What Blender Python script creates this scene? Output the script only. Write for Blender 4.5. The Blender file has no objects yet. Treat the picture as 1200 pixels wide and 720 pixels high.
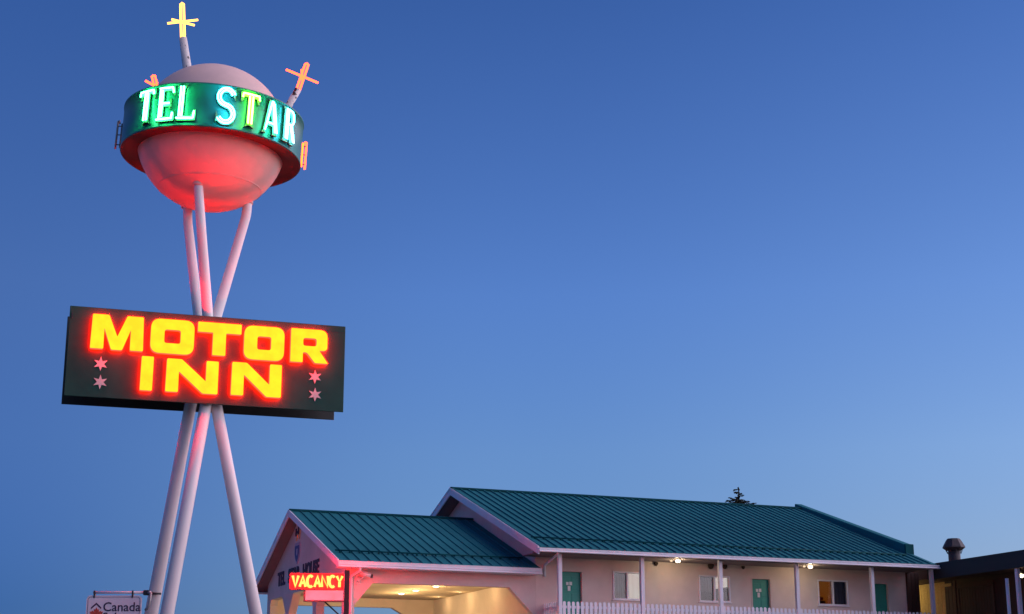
import bpy, bmesh, math, random
from mathutils import Vector, Matrix
random.seed(7)
sc = bpy.context.scene
COL = sc.collection
R_ = math.radians

# ------------------------------------------------------------------ camera
cam = bpy.data.objects.new('camera', bpy.data.cameras.new('camera'))
COL.objects.link(cam)
sc.camera = cam
cam.location = (0, 0, 1.5)
cam.rotation_euler = (R_(90 + 14.69), 0, 0)
cam.data.sensor_width = 36
cam.data.lens = 56.76
cam.data.clip_start = 0.1
cam.data.clip_end = 3000

# ------------------------------------------------------------------ sky and twilight
SUN_EL, SUN_AZ = 20, 88
world = bpy.data.worlds.new('World')
sc.world = world
world.use_nodes = True
wt = world.node_tree
bg = wt.nodes['Background']
sky = wt.nodes.new('ShaderNodeTexSky')
sky.sky_type = 'NISHITA'
sky.sun_disc = False
sky.sun_elevation = R_(SUN_EL)
sky.sun_rotation = R_(SUN_AZ)
sky.ozone_density = 10
sky.dust_density = 0.5
sky.air_density = 1.0
tint = wt.nodes.new('ShaderNodeMix')
tint.data_type = 'RGBA'
tint.blend_type = 'MULTIPLY'
tint.inputs[0].default_value = 1.0
tint.inputs[7].default_value = (0.92 * 2.986, 0.84 * 2.986, 2.986, 1)
wt.links.new(sky.outputs[0], tint.inputs[6])
# the twilight: the low sky is warm and bright towards the set sun and sinks into the earth's shadow away from it
stc = wt.nodes.new('ShaderNodeTexCoord')
sxyz = wt.nodes.new('ShaderNodeSeparateXYZ')
wt.links.new(stc.outputs['Generated'], sxyz.inputs[0])
AZP = [-.30, 0.0, .30]
def az_ramp(cols):
    mr = wt.nodes.new('ShaderNodeMapRange')
    mr.inputs['From Min'].default_value = -.36
    mr.inputs['From Max'].default_value = .36
    wt.links.new(sxyz.outputs['X'], mr.inputs[0])
    r = wt.nodes.new('ShaderNodeValToRGB')
    r.color_ramp.interpolation = 'EASE'
    r.color_ramp.elements.new(.5)
    for e, p, c in zip(r.color_ramp.elements, (.02, .5, .98), cols):
        e.position = p
        e.color = (*[q / 4 for q in c], 1)
    wt.links.new(mr.outputs[0], r.inputs[0])
    return r.outputs[0]
def el_mix(a, b, z0, z1):
    mr = wt.nodes.new('ShaderNodeMapRange')
    mr.inputs['From Min'].default_value = z0
    mr.inputs['From Max'].default_value = z1
    wt.links.new(sxyz.outputs['Z'], mr.inputs[0])
    mx = wt.nodes.new('ShaderNodeMix')
    mx.data_type = 'RGBA'
    wt.links.new(mr.outputs[0], mx.inputs[0])
    wt.links.new(a, mx.inputs[6])
    if isinstance(b, tuple):
        mx.inputs[7].default_value = b
    else:
        wt.links.new(b, mx.inputs[7])
    return mx.outputs[2]
low = az_ramp([(.34, .51, .75), (1.50, 1.27, 1.08), (2.25, 1.50, 1.09)])
mid = az_ramp([(.90, .84, .88), (1.93, 1.53, 1.24), (2.80, 1.90, 1.34)])
upp = az_ramp([(1.29, 1.07, 1.0), (1.93, 1.59, 1.41), (2.45, 1.82, 1.45)])
top = az_ramp([(1.09, 1.09, 1.10), (1.25, 1.20, 1.18), (1.46, 1.34, 1.27)])
f1 = el_mix(low, mid, .07, .165)
f2 = el_mix(f1, upp, .165, .26)
f3 = el_mix(f2, top, .26, .43)
tw = wt.nodes.new('ShaderNodeMix')
tw.data_type = 'RGBA'
tw.blend_type = 'MULTIPLY'
tw.inputs[0].default_value = 1.0
wt.links.new(tint.outputs[2], tw.inputs[6])
wt.links.new(f3, tw.inputs[7])
wt.links.new(tw.outputs[2], bg.inputs[0])
bg.inputs[1].default_value = 0.15
sun = bpy.data.objects.new('sun', bpy.data.lights.new('sun', 'SUN'))
COL.objects.link(sun)
sun.data.energy = 3.7
sun.data.angle = R_(110)
sun.data.color = (1.0, 0.77, 0.80)
sd = Vector((math.sin(R_(SUN_AZ)) * math.cos(R_(SUN_EL)), math.cos(R_(SUN_AZ)) * math.cos(R_(SUN_EL)), math.sin(R_(SUN_EL))))
sun.rotation_euler = sd.to_track_quat('Z', 'Y').to_euler()
sun.location = (30, -10, 40)
sc.view_settings.view_transform = 'Standard'
sc.view_settings.look = 'None'
sc.view_settings.exposure = 0
sc.view_settings.gamma = 1
sc.cycles.use_denoising = True
sc.cycles.max_bounces = 6
sc.cycles.sample_clamp_indirect = 4

# ------------------------------------------------------------------ materials
def mat(name, col, rough=0.6, metal=0.0, var=0.12, scale=3.0, bump=0.0, bscale=40.0, col2=None, stretch=None, spec=0.5):
    m = bpy.data.materials.new(name)
    m.use_nodes = True
    t = m.node_tree
    b = t.nodes['Principled BSDF']
    b.inputs['Roughness'].default_value = rough
    b.inputs['Metallic'].default_value = metal
    b.inputs['Specular IOR Level'].default_value = spec
    tc = t.nodes.new('ShaderNodeTexCoord')
    mp = t.nodes.new('ShaderNodeMapping')
    t.links.new(tc.outputs['Object'], mp.inputs[0])
    if stretch:
        mp.inputs['Scale'].default_value = stretch
    n = t.nodes.new('ShaderNodeTexNoise')
    n.inputs['Scale'].default_value = scale
    n.inputs['Detail'].default_value = 6
    n.inputs['Roughness'].default_value = 0.65
    t.links.new(mp.outputs[0], n.inputs['Vector'])
    r = t.nodes.new('ShaderNodeValToRGB')
    r.color_ramp.elements[0].position = 0.3
    r.color_ramp.elements[1].position = 0.7
    a = col2 if col2 else tuple(c * (1 - var) for c in col)
    z = tuple(min(1, c * (1 + var)) for c in col)
    r.color_ramp.elements[0].color = (*a, 1)
    r.color_ramp.elements[1].color = (*z, 1)
    t.links.new(n.outputs['Fac'], r.inputs[0])
    t.links.new(r.outputs[0], b.inputs['Base Color'])
    rr = t.nodes.new('ShaderNodeMapRange')
    rr.inputs['To Min'].default_value = max(0, rough - 0.12)
    rr.inputs['To Max'].default_value = min(1, rough + 0.12)
    t.links.new(n.outputs['Fac'], rr.inputs[0])
    t.links.new(rr.outputs[0], b.inputs['Roughness'])
    if bump:
        n2 = t.nodes.new('ShaderNodeTexNoise')
        n2.inputs['Scale'].default_value = bscale
        n2.inputs['Detail'].default_value = 4
        t.links.new(tc.outputs['Object'], n2.inputs['Vector'])
        bp = t.nodes.new('ShaderNodeBump')
        bp.inputs['Strength'].default_value = bump
        bp.inputs['Distance'].default_value = 0.02
        t.links.new(n2.outputs['Fac'], bp.inputs['Height'])
        t.links.new(bp.outputs[0], b.inputs['Normal'])
    return m

def glow(name, col, strength=1.0, var=0.0, scale=8.0):
    m = bpy.data.materials.new(name)
    m.use_nodes = True
    t = m.node_tree
    b = t.nodes['Principled BSDF']
    b.inputs['Base Color'].default_value = (0.02, 0.02, 0.02, 1)
    b.inputs['Specular IOR Level'].default_value = 0.1
    b.inputs['Emission Color'].default_value = (*col, 1)
    b.inputs['Emission Strength'].default_value = strength
    if var:
        tc = t.nodes.new('ShaderNodeTexCoord')
        n = t.nodes.new('ShaderNodeTexNoise')
        n.inputs['Scale'].default_value = scale
        n.inputs['Detail'].default_value = 3
        t.links.new(tc.outputs['Object'], n.inputs['Vector'])
        r = t.nodes.new('ShaderNodeValToRGB')
        r.color_ramp.elements[0].position = 0.35
        r.color_ramp.elements[1].position = 0.65
        r.color_ramp.elements[0].color = (col[0], col[1] * (1 - var), col[2] * (1 - var), 1)
        r.color_ramp.elements[1].color = (col[0], col[1] * (1 + var), col[2] * (1 + 2 * var), 1)
        t.links.new(n.outputs['Fac'], r.inputs[0])
        t.links.new(r.outputs[0], b.inputs['Emission Color'])
    return m

M = {}
M['asphalt'] = mat('asphalt', (0.05, 0.05, 0.052), 0.9, bump=0.5, bscale=25, var=0.3)
M['concrete'] = mat('concrete', (0.34, 0.33, 0.31), 0.9, var=0.15, scale=1.5, bump=0.3, bscale=30)
M['pole_paint'] = mat('pole_paint', (0.86, 0.78, 0.77), 0.45, var=0.07, scale=2.5, stretch=(1, 1, 0.25))
M['ball_paint'] = mat('ball_paint', (0.70, 0.50, 0.45), 0.5, var=0.10, scale=1.4, bump=0.05, bscale=3, spec=0.2)
M['ring_paint'] = mat('ring_paint', (0.012, 0.135, 0.115), 0.35, var=0.15, scale=2)
M['ring_under'] = mat('ring_under', (0.07, 0.03, 0.028), 0.6, var=0.25, scale=3)
M['board_face'] = mat('board_face', (0.014, 0.062, 0.046), 0.6, var=0.25, scale=1.6, bump=0.08, bscale=5, spec=0.2)
M['board_side'] = mat('board_side', (0.012, 0.014, 0.014), 0.5)
M['star_paint'] = mat('star_paint', (0.62, 0.50, 0.47), 0.5)
M['letter_plate'] = mat('letter_plate', (0.20, 0.24, 0.11), 0.5, var=0.25, scale=12)
M['dark_metal'] = mat('dark_metal', (0.02, 0.02, 0.022), 0.45, var=0.3)
M['grey_metal'] = mat('grey_metal', (0.30, 0.29, 0.29), 0.45, metal=0.4, var=0.2)
M['peeled_paint'] = mat('peeled_paint', (0.62, 0.60, 0.58), 0.5, var=0.05)
M['dead_tube'] = mat('dead_tube', (0.42, 0.36, 0.30), 0.25, var=0.2, scale=10)
M['stucco'] = mat('stucco', (0.63, 0.535, 0.48), 0.9, var=0.11, scale=0.9, bump=0.35, bscale=55)
M['white_trim'] = mat('white_trim', (0.74, 0.735, 0.77), 0.5, var=0.06, scale=2)
M['soffit'] = mat('soffit', (0.20, 0.165, 0.16), 0.8, var=0.08)
M['canopy_ceiling'] = mat('canopy_ceiling', (0.50, 0.40, 0.29), 0.85, var=0.06)
M['roof_teal'] = mat('roof_teal', (0.022, 0.150, 0.172), 0.65, var=0.16, scale=1.1, stretch=(1, 0.25, 1), spec=0.03)
M['roof_trim'] = mat('roof_trim', (0.002, 0.060, 0.070), 0.6, var=0.2, spec=0.05)
M['door_green'] = mat('door_green', (0.010, 0.27, 0.195), 0.5, var=0.1)
M['door_white'] = mat('door_white', (0.75, 0.73, 0.68), 0.6)
M['wing_wood'] = mat('wing_wood', (0.038, 0.015, 0.007), 0.75, col2=(0.016, 0.007, 0.004), scale=2.2, stretch=(8, 8, 0.5))
M['dark_wood'] = mat('dark_wood', (0.05, 0.022, 0.016), 0.75, col2=(0.03, 0.013, 0.01), scale=2.5, stretch=(6, 6, 0.5))
M['yellow_board'] = mat('yellow_board', (0.55, 0.42, 0.17), 0.85, col2=(0.42, 0.31, 0.11), scale=14, bump=0.5, bscale=18)  # wing planks with the passage lamp's yellow light put into their colour
M['wing_fascia'] = mat('wing_fascia', (0.008, 0.020, 0.024), 0.7, var=0.2, scale=2)
M['curtain_grey'] = mat('curtain_grey', (0.26, 0.24, 0.21), 0.9, var=0.1, scale=6)
M['curtain_white'] = mat('curtain_white', (0.82, 0.78, 0.68), 0.9, var=0.05)
M['curtain_mauve'] = mat('curtain_mauve', (0.17, 0.14, 0.17), 0.9, var=0.1)
M['room_dark'] = mat('room_dark', (0.03, 0.028, 0.03), 0.9)
M['room_brown'] = mat('room_brown', (0.30, 0.13, 0.03), 0.9)
M['bark'] = mat('bark', (0.05, 0.03, 0.022), 0.9, var=0.3)
M['needles'] = mat('needles', (0.022, 0.038, 0.02), 0.8, col2=(0.012, 0.02, 0.012), scale=3)
M['mud'] = mat('mud', (0.045, 0.03, 0.022), 0.95, bump=0.8, bscale=60)
M['sign_white'] = mat('sign_white', (0.80, 0.68, 0.71), 0.45, var=0.05, scale=6)
M['ink'] = mat('ink', (0.035, 0.02, 0.06), 0.6)
M['leaf_red'] = mat('leaf_red', (0.55, 0.07, 0.04), 0.6, var=0.3, scale=14)
M['vac_red'] = mat('vac_red', (0.46, 0.085, 0.085), 0.5, var=0.1)
M['vac_white'] = mat('vac_white', (0.80, 0.72, 0.72), 0.4, var=0.04)
M['gable_ink'] = mat('gable_ink', (0.03, 0.022, 0.05), 0.7)
M['crest_blue'] = mat('crest_blue', (0.05, 0.07, 0.22), 0.6)
M['crest_pale'] = mat('crest_pale', (0.34, 0.34, 0.46), 0.6)
M['crest_gold'] = mat('crest_gold', (0.62, 0.40, 0.12), 0.6)
M['flue_metal'] = mat('flue_metal', (0.04, 0.036, 0.04), 0.6, metal=0.3, var=0.35, scale=5)
M['cam_white'] = mat('cam_white', (0.72, 0.70, 0.70), 0.35)

K = 205.0
M['neon_letter'] = glow('neon_letter', (K, 0.88, 0.010), var=0.10, scale=5)
M['neon_edge'] = glow('neon_edge', (K * 0.15, 0.14, 0.08))
M['neon_letter_rear'] = glow('neon_letter_rear', (K * 0.45, 0.86, 0.012), var=0.10, scale=5)
M['neon_vacancy'] = glow('neon_vacancy', (130.0, 1.15, 0.20), var=0.08, scale=10)
M['neon_green'] = glow('neon_green', (2.5, 55.0, 16.0))
M['neon_cyan'] = glow('neon_cyan', (2.0, 34.0, 46.0))
M['neon_lime'] = glow('neon_lime', (8.0, 55.0, 1.6))
M['neon_mint'] = glow('neon_mint', (2.0, 46.0, 26.0))
M['neon_yellow'] = glow('neon_yellow', (5.0, 2.2, 0.30))
M['neon_orange'] = glow('neon_orange', (9.0, 0.50, 0.13))
M['neon_amber'] = glow('neon_amber', (8.0, 0.80, 0.05))
M['lamp_warm'] = glow('lamp_warm', (14.0, 11.0, 7.0))
M['downlight_lens'] = glow('downlight_lens', (5.0, 4.2, 2.8))
M['lamp_dim'] = glow('lamp_dim', (1.1, 0.8, 0.5))
M['lit_room'] = glow('lit_room', (0.13, 0.034, 0.004), var=0.25, scale=2)
M['lit_blind'] = glow('lit_blind', (0.52, 0.46, 0.39), var=0.08, scale=2)  # brightness of the panes, sky reflection included, put in as emission
M['lit_panel'] = glow('lit_panel', (1.4, 0.23, 0.30), var=0.10, scale=3)  # pink light of the neon letters above, put into the panel as emission
M['dim_curtain'] = glow('dim_curtain', (0.034, 0.030, 0.028), var=0.3, scale=4)  # faint glow put into the grey curtains in place of falling light

# peeled dark spots on the star poles
def add_spots(m):
    t = m.node_tree
    b = t.nodes['Principled BSDF']
    src = b.inputs['Base Color'].links[0].from_socket
    tc = t.nodes.new('ShaderNodeTexCoord')
    n = t.nodes.new('ShaderNodeTexNoise')
    n.inputs['Scale'].default_value = 9
    n.inputs['Detail'].default_value = 2
    t.links.new(tc.outputs['Object'], n.inputs['Vector'])
    r = t.nodes.new('ShaderNodeValToRGB')
    r.color_ramp.elements[0].position = 0.60
    r.color_ramp.elements[1].position = 0.63
    t.links.new(n.outputs['Fac'], r.inputs[0])
    mx = t.nodes.new('ShaderNodeMix')
    mx.data_type = 'RGBA'
    t.links.new(r.outputs[0], mx.inputs[0])
    t.links.new(src, mx.inputs[6])
    mx.inputs[7].default_value = (0.02, 0.018, 0.02, 1)
    t.links.new(mx.outputs[2], b.inputs['Base Color'])
add_spots(M['peeled_paint'])

def glass_mat():
    m = bpy.data.materials.new('window_glass')
    m.use_nodes = True
    t = m.node_tree
    t.nodes.remove(t.nodes['Principled BSDF'])
    tr = t.nodes.new('ShaderNodeBsdfTransparent')
    tr.inputs[0].default_value = (0.9, 0.9, 0.9, 1)
    gl = t.nodes.new('ShaderNodeBsdfGlossy')
    gl.inputs['Roughness'].default_value = 0.03
    fr = t.nodes.new('ShaderNodeFresnel')
    fr.inputs[0].default_value = 1.5
    mx = t.nodes.new('ShaderNodeMixShader')
    t.links.new(fr.outputs[0], mx.inputs[0])
    t.links.new(tr.outputs[0], mx.inputs[1])
    t.links.new(gl.outputs[0], mx.inputs[2])
    t.links.new(mx.outputs[0], t.nodes['Material Output'].inputs[0])
    return m
M['glass'] = glass_mat()

# ------------------------------------------------------------------ helpers
WM = {}   # world matrix of each thing (its parts have identity local transforms)

def ident(p):
    return Vector(p)

class MB:
    """collects shapes in any frame f(point)->world and links them as ONE mesh object"""
    def __init__(self, f=ident):
        self.bm = bmesh.new()
        self.f = f
        self.mats = []
    def mi(self, m):
        if m not in self.mats:
            self.mats.append(m)
        return self.mats.index(m)
    def poly(self, pts, m, smooth=False):
        vs = [self.bm.verts.new(self.f(p)) for p in pts]
        fc = self.bm.faces.new(vs)
        fc.material_index = self.mi(m)
        fc.smooth = smooth
        return fc
    def box(self, a, b, m, bev=0.0):
        x0, y0, z0 = a
        x1, y1, z1 = b
        c = [(x0, y0, z0), (x1, y0, z0), (x1, y1, z0), (x0, y1, z0), (x0, y0, z1), (x1, y0, z1), (x1, y1, z1), (x0, y1, z1)]
        self.hexa(c, m, bev)
    def hexa(self, c, m, bev=0.0):
        v = [self.bm.verts.new(self.f(p)) for p in c]
        fs = [self.bm.faces.new([v[i] for i in q]) for q in ((0, 3, 2, 1), (4, 5, 6, 7), (0, 1, 5, 4), (1, 2, 6, 5), (2, 3, 7, 6), (3, 0, 4, 7))]
        k = self.mi(m)
        for q in fs:
            q.material_index = k
        if bev:
            es = list({e for q in fs for e in q.edges})
            r = bmesh.ops.bevel(self.bm, geom=es, offset=bev, segments=1, affect='EDGES', profile=0.5)
            for q in r['faces']:
                q.material_index = k
    def prism(self, loop, off, m, side=None):
        """loop of 3-D points extruded by the vector off"""
        off = Vector(off)
        a = [self.bm.verts.new(self.f(p)) for p in loop]
        b = [self.bm.verts.new(self.f(Vector(p) + off)) for p in loop]
        k, s = self.mi(m), self.mi(side or m)
        n = len(loop)
        self.bm.faces.new(a).material_index = k
        self.bm.faces.new(b[::-1]).material_index = k
        for i in range(n):
            self.bm.faces.new([a[i], b[i], b[(i + 1) % n], a[(i + 1) % n]]).material_index = s
    def tube(self, pts, r, m, seg=10, closed=False, caps=True):
        pts = [Vector(self.f(p)) for p in pts]
        n = len(pts)
        rr = r if isinstance(r, (list, tuple)) else [r] * n
        k = self.mi(m)
        rings = []
        ref = None
        for i, p in enumerate(pts):
            if closed:
                d = (pts[(i + 1) % n] - pts[i - 1]).normalized()
            elif i == 0:
                d = (pts[1] - p).normalized()
            elif i == n - 1:
                d = (p - pts[-2]).normalized()
            else:
                d = ((pts[i + 1] - p).normalized() + (p - pts[i - 1]).normalized()).normalized()
            if ref is None:
                ref = d.orthogonal().normalized()
            ref = (ref - d * ref.dot(d))
            ref = ref.normalized() if ref.length > 1e-6 else d.orthogonal().normalized()
            w = d.cross(ref)
            rings.append([self.bm.verts.new(p + (ref * math.cos(2 * math.pi * j / seg) + w * math.sin(2 * math.pi * j / seg)) * rr[i]) for j in range(seg)])
        for i in range(n if closed else n - 1):
            A, B = rings[i], rings[(i + 1) % n]
            for j in range(seg):
                q = self.bm.faces.new([A[j], A[(j + 1) % seg], B[(j + 1) % seg], B[j]])
                q.material_index = k
                q.smooth = True
        if caps and not closed:
            self.bm.faces.new(rings[0][::-1]).material_index = k
            self.bm.faces.new(rings[-1]).material_index = k
    def lathe(self, prof, m, seg=48, smooth=True, axis=None):
        """prof: list of (radius, height) about local z through axis(x,y)"""
        ax = axis or (0, 0)
        k = self.mi(m)
        rings = []
        for r, h in prof:
            if r < 1e-6:
                rings.append([self.bm.verts.new(self.f((ax[0], ax[1], h)))])
            else:
                rings.append([self.bm.verts.new(self.f((ax[0] + r * math.cos(2 * math.pi * j / seg), ax[1] + r * math.sin(2 * math.pi * j / seg), h))) for j in range(seg)])
        for A, B in zip(rings[:-1], rings[1:]):
            for j in range(seg):
                j2 = (j + 1) % seg
                if len(A) == 1 and len(B) == 1:
                    continue
                if len(A) == 1:
                    vs = [A[0], B[j2], B[j]]
                elif len(B) == 1:
                    vs = [A[j], A[j2], B[0]]
                else:
                    vs = [A[j], A[j2], B[j2], B[j]]
                q = self.bm.faces.new(vs)
                q.material_index = k
                q.smooth = smooth
    def outline(self, loops, y0, y1, m, side=None):
        """flat shape with holes: loops of (x, z); front at depth y0, back at y1; made by a filled 2-D curve"""
        cu = bpy.data.curves.new('shape', 'CURVE')
        cu.dimensions = '2D'
        cu.fill_mode = 'BOTH'
        for lp in loops:
            s = cu.splines.new('POLY')
            s.points.add(len(lp) - 1)
            for i, p in enumerate(lp):
                s.points[i].co = (p[0], p[1], 0, 1)
            s.use_cyclic_u = True
        cu.extrude = abs(y1 - y0) / 2
        self._from_curve(cu, y0, y1, m, side)
    def text(self, body, x, z, size, y0, y1, m, bold=0.0, align='LEFT', sx=1.0, side=None):
        cu = bpy.data.curves.new('lettering', 'FONT')
        cu.body = body
        cu.size = size
        cu.align_x = align
        cu.extrude = abs(y1 - y0) / 2
        cu.offset = bold
        cu.resolution_u = 3
        self._from_curve(cu, y0, y1, m, side, x, z, sx)
    def _from_curve(self, cu, y0, y1, m, side, ox=0, oz=0, sx=1.0):
        ob = bpy.data.objects.new('shape', cu)
        COL.objects.link(ob)
        dg = bpy.context.evaluated_depsgraph_get()
        dg.update()
        me = bpy.data.meshes.new_from_object(ob.evaluated_get(dg))
        bpy.data.objects.remove(ob)
        bpy.data.curves.remove(cu)
        k, s = self.mi(m), self.mi(side or m)
        yc = (y0 + y1) / 2
        vs = [self.bm.verts.new(self.f((v.co.x * sx + ox, yc - v.co.z * (1 if y0 < y1 else -1), v.co.y + oz))) for v in me.vertices]
        for p in me.polygons:
            try:
                q = self.bm.faces.new([vs[i] for i in p.vertices])
                q.material_index = k if abs(p.normal.z) > 0.5 else s
            except ValueError:
                pass
        bpy.data.meshes.remove(me)
    def build(self, name, parent=None, label=None, at=None):
        """parent: a thing or part; at: local 4x4 frame of this object (its mesh is then relative to it)"""
        bmesh.ops.remove_doubles(self.bm, verts=self.bm.verts, dist=1e-5)
        bmesh.ops.recalc_face_normals(self.bm, faces=self.bm.faces)
        W = WM.get(parent.name, Matrix()) if parent else Matrix()
        if at is not None:
            W = W @ at
        self.bm.transform(W.inverted())
        me = bpy.data.meshes.new(name)
        self.bm.to_mesh(me)
        self.bm.free()
        for m in self.mats:
            me.materials.append(M[m])
        o = bpy.data.objects.new(name, me)
        COL.objects.link(o)
        if parent:
            o.parent = parent
        if at is not None:
            o.matrix_local = at
        WM[o.name] = W
        if label:
            o['label'] = label
        return o

def thing(name, label, cat, loc, rz=0.0, group=None):
    o = bpy.data.objects.new(name, None)
    COL.objects.link(o)
    o.empty_display_size = 0.3
    o.location = loc
    o.rotation_euler = (0, 0, rz)
    o['label'] = label
    o['category'] = cat
    if group:
        o['group'] = group
    WM[o.name] = Matrix.Translation(loc) @ Matrix.Rotation(rz, 4, 'Z')
    return o

def copy_part(o, parent, shift):
    c = o.copy()
    COL.objects.link(c)
    c.parent = parent
    c.matrix_local = Matrix.Translation(shift) @ o.matrix_local
    for ch in o.children:
        d = ch.copy()
        COL.objects.link(d)
        d.parent = c
    return c

def rounded(loop, rad, n=4):
    """round the corners of a 2-D loop; rad number or list"""
    out = []
    N = len(loop)
    for i in range(N):
        r = rad[i] if isinstance(rad, (list, tuple)) else rad
        p = Vector(loop[i]); a = Vector(loop[i - 1]); b = Vector(loop[(i + 1) % N])
        if r <= 0:
            out.append((p.x, p.y)); continue
        d1 = (a - p); d2 = (b - p)
        l = min(r, d1.length * 0.45, d2.length * 0.45)
        s = p + d1.normalized() * l
        e = p + d2.normalized() * l
        for k in range(n + 1):
            t = k / n
            q = s * (1 - t) ** 2 + p * 2 * t * (1 - t) + e * t ** 2
            out.append((q.x, q.y))
    return out

# ------------------------------------------------------------------ ground
G = 1.66          # the motel stands on slightly higher ground than the road
def ground():
    mb = MB()
    xs = [-1500, -300, -120, -60, -30, -15, 0, 15, 30, 60, 120, 300, 1500]
    ys = [-300, -60, -20, 0, 15, 25, 31, 34, 37, 40, 43, 46, 60, 100, 200, 500, 1500]
    def h(y):
        t = min(1, max(0, (y - 31) / 12))
        return G * t * t * (3 - 2 * t)
    g = [[mb.bm.verts.new((x, y, h(y))) for x in xs] for y in ys]
    k = mb.mi('asphalt')
    for i in range(len(ys) - 1):
        for j in range(len(xs) - 1):
            q = mb.bm.faces.new([g[i][j], g[i][j + 1], g[i + 1][j + 1], g[i + 1][j]])
            q.material_index = k
            q.smooth = True
    o = mb.build('ground')
    o['kind'] = 'structure'
ground()
# ------------------------------------------------------------------ the pylon sign
AX = Vector((-5.118, 26.0, 0))
SA = R_(71.9)
bdir = Vector((math.sin(SA), math.cos(SA), 0))
nrear = Vector((-math.cos(SA), math.sin(SA), 0))
P0 = AX - nrear * 0.38
def board(p):          # (s along the board, depth behind its front, z)
    return P0 + bdir * p[0] + nrear * p[1] + Vector((0, 0, p[2]))

pylon = thing('pylon_sign', 'tall neon motel sign with a glowing ball and lettered board on three bent pale legs', 'motel sign', AX)

def bend(pts, radii, n=5, cut=0.09):
    """softens the kinks of a leg"""
    out, rr = [pts[0]], [radii[0]]
    for i in range(1, len(pts) - 1):
        a, p, b = Vector(pts[i - 1]), Vector(pts[i]), Vector(pts[i + 1])
        s = p + (a - p).normalized() * min(cut, (a - p).length * 0.4)
        e = p + (b - p).normalized() * min(cut, (b - p).length * 0.4)
        for k in range(n + 1):
            t = k / n
            out.append(tuple(s * (1 - t) ** 2 + p * 2 * t * (1 - t) + e * t * t))
            rr.append(radii[i])
    out.append(pts[-1]); rr.append(radii[-1])
    return out, rr

LEGS = [
    # front leg; back left leg crossing to the right; back right leg crossing to the left
    ([(-5.669, 24.878, 0), (-4.985, 25.885, 6.70), (-5.012, 25.86, 7.95), (-5.128, 25.42, 9.55), (-5.20, 25.34, 10.3), (-5.22, 25.36, 10.6)], [.116, .096, .090, .078, .076, .076]),
    ([(-6.467, 27.321, 0), (-5.296, 26.175, 6.74), (-5.005, 26.12, 7.90), (-4.545, 26.33, 10.03), (-4.53, 26.34, 10.6)], [.120, .098, .090, .080, .078]),
    ([(-3.40, 26.72, 0), (-4.855, 25.97, 6.70), (-5.195, 26.08, 7.98), (-5.535, 26.28, 9.9), (-5.575, 26.31, 10.6)], [.110, .094, .088, .078, .076]),
]
for pts, rad in LEGS:
    mb = MB()
    p, r = bend(pts, rad)
    mb.tube(p, r, 'pole_paint', 20)
    mb.lathe([(0.0, 0.0), (0.26, 0.0), (0.26, 0.03), (0.13, 0.035)], 'grey_metal', 20, axis=pts[0][:2])
    mb.build('leg', pylon)

# ball
BC = Vector((-5.13, 26, 11.3)); BR = 1.27
mb = MB(lambda p: BC + Vector(p))
prof = [(BR * math.sin(math.pi * i / 40), -BR * math.cos(math.pi * i / 40)) for i in range(41)]
prof[0] = (0, -BR); prof[-1] = (0, BR)
mb.lathe(prof, 'ball_paint', 80)
ball = mb.build('ball', pylon)
mb = MB(lambda p: BC + Vector(p))
for zz in (-.93,):
    rr0 = math.sqrt(BR ** 2 - zz ** 2)
    mb.lathe([(rr0 + .0005, zz - .007), (rr0 + .006, zz - .004), (rr0 + .006, zz + .004), (rr0 - .002, zz + .007)], 'ball_paint', 80)
    mb.build('seam_band', ball)
    mb = MB(lambda p: BC + Vector(p))
mb.bm.free()
for pts_, r_ in ((LEGS[0][0][4], .076), (LEGS[1][0][4], .076), (LEGS[2][0][4], .078)):
    d = (Vector((pts_[0], pts_[1], 0)) - Vector((BC.x, BC.y, 0)))
    hz = -math.sqrt(BR ** 2 - d.length ** 2)
    c0 = Vector((d.x, d.y, hz))
    mb = MB(lambda p: BC + Vector(p))
    mb.tube([c0 + Vector((0, 0, -0.004)), c0 + Vector((0, 0, 0.08))], r_ + 0.012, 'ball_paint', 16)
    mb.build('collar', ball)

# ring round the ball
RN = Vector((0.035, 0.021, 1)).normalized()
RC = Vector((-5.118, 26, 11.29)); RR = 1.514; RH = 0.761
d0 = (Vector((0, 0, 0)) - Vector((RC.x, RC.y, 0))).normalized()
rr_ = Vector((-d0.y, d0.x, 0))
rr_ = (rr_ - RN * rr_.dot(RN)).normalized()
ff_ = RN.cross(rr_).normalized()            # away from the viewer side
if ff_.y < 0: ff_ = -ff_
def ringf(p):
    return RC + rr_ * p[0] + ff_ * p[1] + RN * p[2]
mb = MB(ringf)
hh = RH / 2
mb.lathe([(RR, -hh), (RR + .008, -hh + .012), (RR + .008, -hh + .03), (RR, -hh + .035), (RR, hh - .03), (RR + .01, hh - .025), (RR + .01, hh), (RR - .03, hh)], 'ring_paint', 128)
mb.lathe([(RR - .03, hh), (1.16, hh - .01)], 'ring_paint', 128)
ring = mb.build('ring', pylon)
mb = MB(ringf)
mb.lathe([(RR, -hh), (RR - .035, -hh), (RR - .04, -hh + .03), (1.17, -hh + .03)], 'ring_under', 128)
mb.build('underside', ring)

def ring_letter_frame(phi, rad):
    s, c = math.sin(R_(phi)), math.cos(R_(phi))
    o = (rr_ * s - ff_ * c).normalized()
    r = (rr_ * c + ff_ * s).normalized()
    def f(p):          # p = (right, depth inwards, up) with depth 0 on the ring wall
        # follow the drum: wrap the flat letter round it
        ang = R_(phi) + p[0] / rad
        oo = rr_ * math.sin(ang) - ff_ * math.cos(ang)
        return RC + oo * (rad - p[1]) + RN * p[2]
    return f

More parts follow.
